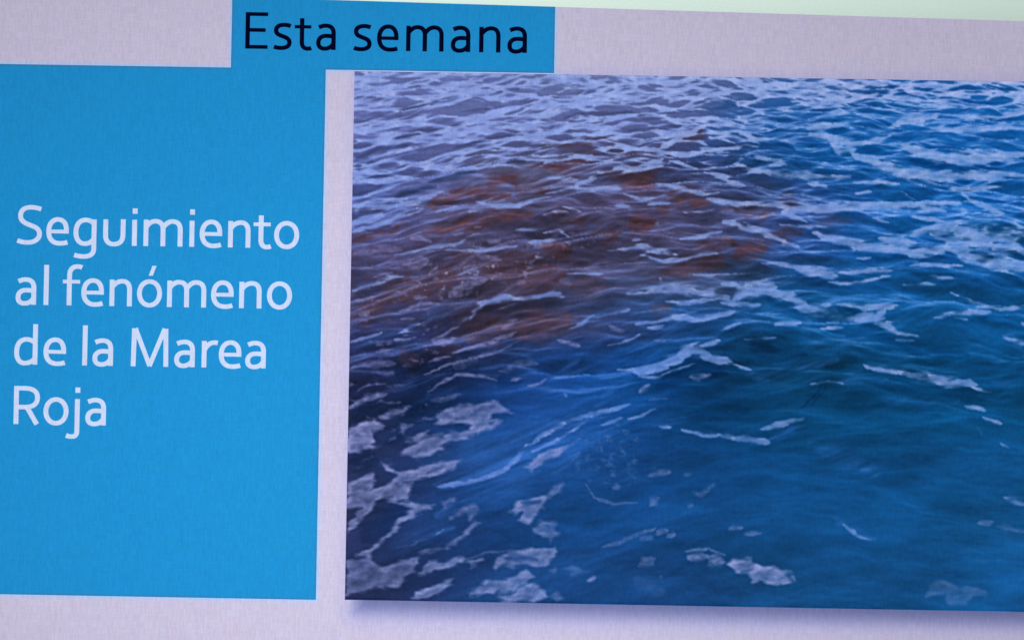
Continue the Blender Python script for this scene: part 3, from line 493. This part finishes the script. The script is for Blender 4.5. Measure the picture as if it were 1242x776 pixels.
def display_mat(name, build, falloff=1.0):
    m, n = new_mat(name)
    tc = n.new('ShaderNodeTexCoord', object=root)
    c = build(n, tc.outputs['Object'])
    g = n.new('ShaderNodeGroup', node_tree=grp); n.put(g, 0, c); g.inputs[1].default_value = falloff
    b = n.new('ShaderNodeBsdfPrincipled'); o = n.new('ShaderNodeOutputMaterial')
    b.inputs['Base Color'].default_value = (.001, .001, .001, 1); b.inputs['Roughness'].default_value = .6
    b.inputs['Specular IOR Level'].default_value = .0
    n.put(b, 'Emission Color', g.outputs[0]); b.inputs['Emission Strength'].default_value = 1.0
    n.put(o, 0, b.outputs[0])
    return m
def box_sdf(n, P, x0, x1, z0, z1):
    """distance in millimetres to a box on the slide, negative inside"""
    q = n.vec('SUBTRACT', n.vec('ABSOLUTE', n.vec('SUBTRACT', n.vec('MULTIPLY', P, (1000, 0, 1000)), ((x0+x1)/2, 0, (z0+z1)/2))), ((x1-x0)/2, 0, (z1-z0)/2))
    o = n.vec('LENGTH', n.vec('MAXIMUM', n.vec('MULTIPLY', q, (1, 0, 1)), (0, 0, 0)))
    sp = n.new('ShaderNodeSeparateXYZ'); n.put(sp, 0, q)
    return n.math('ADD', o, n.math('MINIMUM', n.math('MAXIMUM', sp.outputs[0], sp.outputs[2]), 0.0))
def blue_sdf(n, P):
    a = box_sdf(n, P, *PANEL); b = box_sdf(n, P, TITLE[0], TITLE[1], TITLE[2], 520.0); c = box_sdf(n, P, TITLE[0], PANEL[1], 220.0, 420.0)
    return n.math('MINIMUM', n.math('MINIMUM', a, b), c)
def build_background(n, P):
    c = rgba(BG)
    sh = box_sdf(n, P, PICT[0]+16, PICT[1]+10, PICT[2]-12, PICT[3]-14)
    c = n.mix(n.math('MULTIPLY', n.ramp(sh, 34.0, -4.0), .50), c, rgba((152, 162, 236)))
    c = n.mix(n.math('MULTIPLY', n.ramp(sh, 17.0, -12.0), .74), c, rgba((78, 92, 148)))
    d = blue_sdf(n, P)
    return n.mix(n.math('MULTIPLY', n.ramp(d, 4.6, 2.0), .9), c, rgba((182, 208, 252)))
def build_blue(n, P):
    d = blue_sdf(n, P)
    return n.mix(n.math('MULTIPLY', n.ramp(d, -3.4, -.4), .55), rgba(BLUE), rgba((64, 116, 164)))
BG = (209, 202, 231); BLUE = (33, 149, 217)
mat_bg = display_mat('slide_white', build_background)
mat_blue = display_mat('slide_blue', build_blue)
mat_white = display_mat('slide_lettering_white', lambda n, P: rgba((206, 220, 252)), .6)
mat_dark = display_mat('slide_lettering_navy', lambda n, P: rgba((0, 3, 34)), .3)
def build_picture(n, P):
    a = n.new('ShaderNodeVertexColor', layer_name='picture'); return a.outputs[0]
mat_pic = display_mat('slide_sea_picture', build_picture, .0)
for m in (mat_bg, mat_blue, mat_white, mat_dark, mat_pic): m.cycles.emission_sampling = 'NONE'

bm, n = new_mat('dark_casing')
b = n.new('ShaderNodeBsdfPrincipled'); o = n.new('ShaderNodeOutputMaterial'); n.put(o, 0, b.outputs[0])
tcb = n.new('ShaderNodeTexCoord'); nb = n.noise(tcb.outputs['Object'], (300, 300, 300), 2)
n.put(b, 'Base Color', n.mix(nb.outputs[0], (.02, .02, .022, 1), (.035, .035, .038, 1))); b.inputs['Roughness'].default_value = .45

v, f = slab(SCREEN, 1.5, 35); make_mesh('screen_casing', v, f, bm, root, 'dark rear casing of the screen')
v, f = slab(SCREEN, 0, 2); make_mesh('slide_background', v, f, mat_bg, root, 'pinkish white slide background')
v, f = slab(rect(*PANEL), -.5, 1); panel = make_mesh('text_panel', v, f, mat_blue, root, 'tall blue panel with white lettering')
v, f = slab([(TITLE[0], TITLE[2]), (TITLE[1], TITLE[2]), (TITLE[1], top_z(TITLE[1])-.05), (TITLE[0], top_z(TITLE[0])-.05)], -.7, 1)
title = make_mesh('title_panel', v, f, mat_blue, root, 'blue heading box with dark lettering')

# the sea picture: one vertex per displayed pixel
gx = np.linspace(PICT[0], PICT[1], 972); gz = np.linspace(PICT[3], PICT[2], 642)
X2, Z2 = np.meshgrid(gx, gz)
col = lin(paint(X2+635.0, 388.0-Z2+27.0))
ny, nx = X2.shape
rim = np.concatenate([np.arange(nx), np.arange(1, ny)*nx+nx-1, (ny-1)*nx+np.arange(nx-2, -1, -1), np.arange(ny-2, 0, -1)*nx])
co = np.stack([X2*MM, np.full_like(X2, -.4*MM), Z2*MM], -1).reshape(-1, 3)
back = co[rim].copy(); back[:, 1] = 1.0*MM
co = np.concatenate([co, back]); cl = np.concatenate([col.reshape(-1, 3), col.reshape(-1, 3)[rim]])
i = (np.arange(ny-1)[:, None]*nx+np.arange(nx-1)[None, :]).ravel()
quads = np.stack([i, i+nx, i+nx+1, i+1], 1)
r2 = np.roll(rim, -1); bi = nx*ny+np.arange(len(rim)); b2 = np.roll(bi, -1)
quads = np.concatenate([quads, np.stack([rim, r2, b2, bi], 1)])
me = bpy.data.meshes.new('sea_picture')
me.vertices.add(len(co)); me.vertices.foreach_set('co', co.astype(np.float32).ravel())
me.loops.add(quads.size); me.loops.foreach_set('vertex_index', quads.astype(np.int32).ravel())
me.polygons.add(len(quads)); me.polygons.foreach_set('loop_start', np.arange(0, quads.size, 4, dtype=np.int32))
me.update(calc_edges=True)
at = me.color_attributes.new('picture', 'FLOAT_COLOR', 'POINT')
at.data.foreach_set('color', np.concatenate([cl, np.ones((len(cl), 1))], 1).astype(np.float32).ravel())
me.materials.append(mat_pic)
pic = bpy.data.objects.new('sea_picture', me); scene.collection.objects.link(pic); pic.parent = root
pic['label'] = 'displayed photograph of rippled blue sea with red-brown bloom and foam'

# ---------------------------------------------------------------- lettering
# pen strokes of each letter: x from its left edge, y from the baseline, millimetres; C = curve (two handles, end)
L_, C_ = 'L', 'C'
ELL = .5523
def ring(cx, cy, rx, ry):
    k = ELL*1.04
    return [(cx, cy+ry), (C_, cx-rx*k, cy+ry, cx-rx, cy+ry*k, cx-rx, cy), (C_, cx-rx, cy-ry*k, cx-rx*k, cy-ry, cx, cy-ry),
            (C_, cx+rx*k, cy-ry, cx+rx, cy-ry*k, cx+rx, cy), (C_, cx+rx, cy+ry*k, cx+rx*k, cy+ry, cx, cy+ry), 'closed']
DOT = lambda x: [(x, 39.0), (L_, x, 45.4)]
GLYPH = {
 'o': [ring(15.35, 16.1, 12.3, 14.4)],
 'n': [[(3.1, 0), (L_, 3.1, 32)], [(3.6, 23.5), (C_, 7.5, 28.6, 11.5, 30.3, 15.4, 30.3), (C_, 21.6, 30.3, 24.5, 26.6, 24.5, 19.5), (L_, 24.5, 0)]],
 'm': [[(3.1, 0), (L_, 3.1, 32)], [(3.6, 23.5), (C_, 7, 28.6, 10.8, 30.3, 14.6, 30.3), (C_, 20.6, 30.3, 23.9, 26.8, 23.9, 19.8), (L_, 23.9, 0)],
       [(24.2, 23.0), (C_, 27.8, 28.6, 31.8, 30.3, 35.4, 30.3), (C_, 41.6, 30.3, 44.8, 26.8, 44.8, 19.8), (L_, 44.8, 0)]],
 'u': [[(3.0, 31.6), (L_, 3.0, 13), (C_, 3.0, 5.4, 6.4, 1.6, 13.2, 1.6), (C_, 20.4, 1.6, 24.2, 5.8, 24.2, 13), (L_, 24.2, 32)]],
 'i': [[(3.1, 0), (L_, 3.1, 31.6)], DOT(3.4)],
 'e': [[(3.6, 15.9), (L_, 25.6, 15.9)], [(24.6, 13.6), (L_, 24.6, 17.5), (C_, 24.6, 25.6, 20.8, 30.6, 14.3, 30.6), (C_, 7.4, 30.6, 3.1, 24.6, 3.1, 16.2), (C_, 3.1, 6.6, 8.2, 1.5, 16.6, 1.5), (C_, 20.2, 1.5, 23.2, 2.0, 26.2, 3.1)]],
 'a': [[(3.4, 28.2), (C_, 6.8, 29.8, 9.6, 30.5, 12.2, 30.5), (C_, 18.8, 30.5, 22.2, 27, 22.2, 20.5), (L_, 22.2, 0)],
       [(22.0, 16.6), (C_, 19, 17.4, 16.4, 17.6, 13, 17.6), (C_, 6.6, 17.6, 3.1, 14, 3.1, 8.9), (C_, 3.1, 4.2, 6, 1.5, 10.8, 1.5), (C_, 15.8, 1.5, 19.8, 3.8, 22.0, 8.0)]],
 'g': [[(25.2, 31.2), (L_, 25.2, -4.5), (C_, 25.2, -11, 20.6, -13.9, 12.6, -13.9), (C_, 8.4, -13.9, 5, -13.3, 1.6, -12.2)],
       [(25.0, 25.6), (C_, 22.4, 29, 18.8, 30.5, 15, 30.5), (C_, 7.4, 30.5, 3.1, 24.6, 3.1, 15.4), (C_, 3.1, 6.8, 7.4, 1.6, 14, 1.6), (C_, 18.8, 1.6, 22.6, 3.8, 25.0, 7.6)]],
 'S': [[(28.7, 42.6), (C_, 25, 44.0, 20.4, 44.8, 16.4, 44.8), (C_, 9, 44.8, 3.7, 41.4, 3.7, 34.8), (C_, 3.7, 27.6, 9.5, 25.4, 15.5, 23.2), (C_, 22, 20.9, 27.2, 18.8, 27.2, 12.5), (C_, 27.2, 5.5, 20.2, 2.0, 12.8, 2.0), (C_, 8, 2.0, 4, 2.8, .4, 4.3)]],
 's': [[(21.1, 29.2), (C_, 18.5, 30.2, 15.8, 30.7, 13.3, 30.7), (C_, 7, 30.7, 2.8, 28.3, 2.8, 23.9), (C_, 2.8, 19, 7, 17.9, 11.2, 16.3), (C_, 16, 14.6, 19.9, 13, 19.9, 8.3), (C_, 19.9, 3.5, 15, 1.5, 9.3, 1.5), (C_, 6, 1.5, 3, 2.0, .4, 3.1)]],
 't': [[(9.2, 39.4), (L_, 9.2, 9.6), (C_, 9.2, 4, 12.0, 1.1, 16.2, 1.1), (C_, 18.2, 1.1, 20, 1.5, 21.3, 2.1)], [(0, 28.6), (L_, 20.8, 28.6)]],
 'l': [[(3.1, 0), (L_, 3.1, 48.6)]],
 'f': [[(7.9, 0), (L_, 7.9, 36.6), (C_, 7.9, 43.8, 11.6, 47.2, 17.6, 47.2), (C_, 19.6, 47.2, 21.4, 46.9, 23, 46.2)], [(0, 28.8), (L_, 20.8, 28.8)]],
 'd': [[(25.6, 0), (L_, 25.6, 49)], [(25.4, 26.4), (C_, 22.6, 29.2, 18.6, 30.5, 14.8, 30.5), (C_, 7.4, 30.5, 3.1, 24.4, 3.1, 15.2), (C_, 3.1, 6.8, 6.8, 1.6, 12.6, 1.6), (C_, 18, 1.6, 22.6, 3.6, 25.4, 7.6)]],
 'r': [[(3.1, 0), (L_, 3.1, 32)], [(3.7, 21.6), (C_, 6.6, 27.4, 10.6, 30.2, 15.2, 30.2), (C_, 16.8, 30.2, 18.0, 30.1, 19.4, 29.8)]],
 'M': [[(3.2, 0), (L_, 4.1, 46)], [(43.0, 0), (L_, 42.2, 46)], [(5.2, 46), (L_, 23.4, 0.6)], [(23.0, 0.6), (L_, 41.0, 46)]],
 'R': [[(3.1, 0), (L_, 3.1, 46)], [(3.2, 43.4), (L_, 14, 43.4), (C_, 23.6, 43.4, 28.8, 39.2, 28.8, 32.2), (C_, 28.8, 24.8, 23.6, 20.6, 14, 20.6), (L_, 3.2, 20.6)], [(15.6, 21.5), (L_, 28.6, 0)]],
 'j': [[(13.5, 31.4), (L_, 13.5, -7), (C_, 13.5, -12, 11.4, -14.1, 7.4, -14.1), (C_, 4.8, -14.1, 2.6, -13.7, .5, -12.9)], DOT(13.7)],
 'E': [[(2.9, 0), (L_, 2.9, 46)], [(3, 43.7), (L_, 28.4, 43.7)], [(3, 23.7), (L_, 25.5, 23.7)], [(3, 2.4), (L_, 28.4, 2.4)]],
}
GLYPH['ó'] = GLYPH['o']+[[(16.4, 37.6), (L_, 20.8, 49.6)]]
THIN = {('e', 0): .84, ('t', 1): .80, ('f', 1): .80, ('E', 1): .90, ('E', 2): .90, ('E', 3): .90, ('M', 2): .95, ('M', 3): .95, ('ó', 1): .9}

def trace(path):
    pts = [np.array(path[0], float)]; closed = path[-1] == 'closed'
    for s in path[1:]:
        if s == 'closed': continue
        if s[0] == L_: pts.append(np.array(s[1:], float))
        else:
            p0 = pts[-1]; a, b, e = np.array(s[1:3]), np.array(s[3:5]), np.array(s[5:7])
            for t in np.linspace(0, 1, 11)[1:]:
                pts.append(p0*(1-t)**3+3*a*t*(1-t)**2+3*b*t*t*(1-t)+e*t**3)
    if closed: pts = pts[:-1]
    return np.array(pts), closed
def glyph_mesh(ch, pen, scale, y0, y1):
    V, F = [], []
    for k, path in enumerate(GLYPH[ch]):
        p, closed = trace(path)
        w = pen*.5*THIN.get((ch, k), 1.0)
        if closed: t = np.roll(p, -1, 0)-np.roll(p, 1, 0)
        else:
            t = np.gradient(p, axis=0)
            t[0] = p[1]-p[0]; t[-1] = p[-1]-p[-2]
        t /= np.linalg.norm(t, axis=1)[:, None]
        # curves swell a little on the uprights and thin out on the flats, as a pen would
        wv = w*(.93+.07*np.abs(t[:, 1]))
        nrm = np.stack([-t[:, 1], t[:, 0]], 1)*wv[:, None]
        a, b = p+nrm, p-nrm
        if ch == 'ó' and k == 1: a[0][1] = b[0][1] = p[0][1]; a[1][1] = b[1][1] = p[1][1]
        m = len(p); base = len(V); yf = y0-.03*k
        for q in range(m):
            V += [(a[q][0], yf, a[q][1]), (b[q][0], yf, b[q][1]), (a[q][0], y1, a[q][1]), (b[q][0], y1, b[q][1])]
        for q in range(m if closed else m-1):
            i, j = base+4*q, base+4*((q+1) % m)
            F += [(i, i+1, j+1, j), (i, j, j+2, i+2), (i+1, i+3, j+3, j+1)]
        if not closed:
            e = base+4*(m-1)
            F += [(base, base+2, base+3, base+1), (e, e+1, e+3, e+2)]
    return [(x*scale*MM, y*MM, z*scale*MM) for x, y, z in V], F
CACHE = {}
def letter(ch, px, py, panel_ob, mat, pen, scale, y0, word):
    key = (ch, mat.name)
    if key not in CACHE:
        v, f = glyph_mesh(ch, pen/scale, scale, y0, .5)
        me = bpy.data.meshes.new('letter'); me.from_pydata(v, [], f); me.update(); me.materials.append(mat)
        CACHE[key] = me
    x, z = slide_point(px, py)
    ob = bpy.data.objects.new('letter', CACHE[key]); scene.collection.objects.link(ob)
    ob.parent = panel_ob; ob.location = (x*MM, 0, z*MM)
    ob['label'] = '%s letter %s in the word %s' % ('white' if mat is mat_white else 'dark navy', ch, word)
LINES = [
 (['Seguimiento'], 20.8, 295.9, [20.8, 55.9, 88.9, 125.0, 159.9, 173.8, 229.5, 241.9, 276.3, 307.2, 332.2]),
 (['al', 'fenómeno'], 18.8, 369.2, [18.8, 52.8, 76.0, 98.4, 132.6, 165.9, 202.4, 255.7, 289.8, 323.5]),
 (['de', 'la', 'Marea'], 17.0, 441.6, [17.0, 52.5, 99.7, 112.0, 158.4, 211.1, 244.3, 265.1, 297.2]),
 (['Roja'], 16.4, 513.8, [16.4, 52.5, 80.1, 103.3])]
for words, x0, y0, xs in LINES:
    i = 0
    for w in words:
        for ch in w:
            letter(ch, xs[i], y0+(xs[i]-x0)*.0164, panel, mat_white, 5.8, 1.0, -.9, w); i += 1
xs = [297.4, 331.9, 357.2, 383.1, 428.9, 456.8, 492.1, 546.3, 580.6, 614.9]; i = 0
for w in ('Esta', 'semana'):
    for ch in w:
        letter(ch, xs[i], 59.5+(xs[i]-297.4)*.0156, title, mat_dark, 5.4, .967, -1.1, w); i += 1
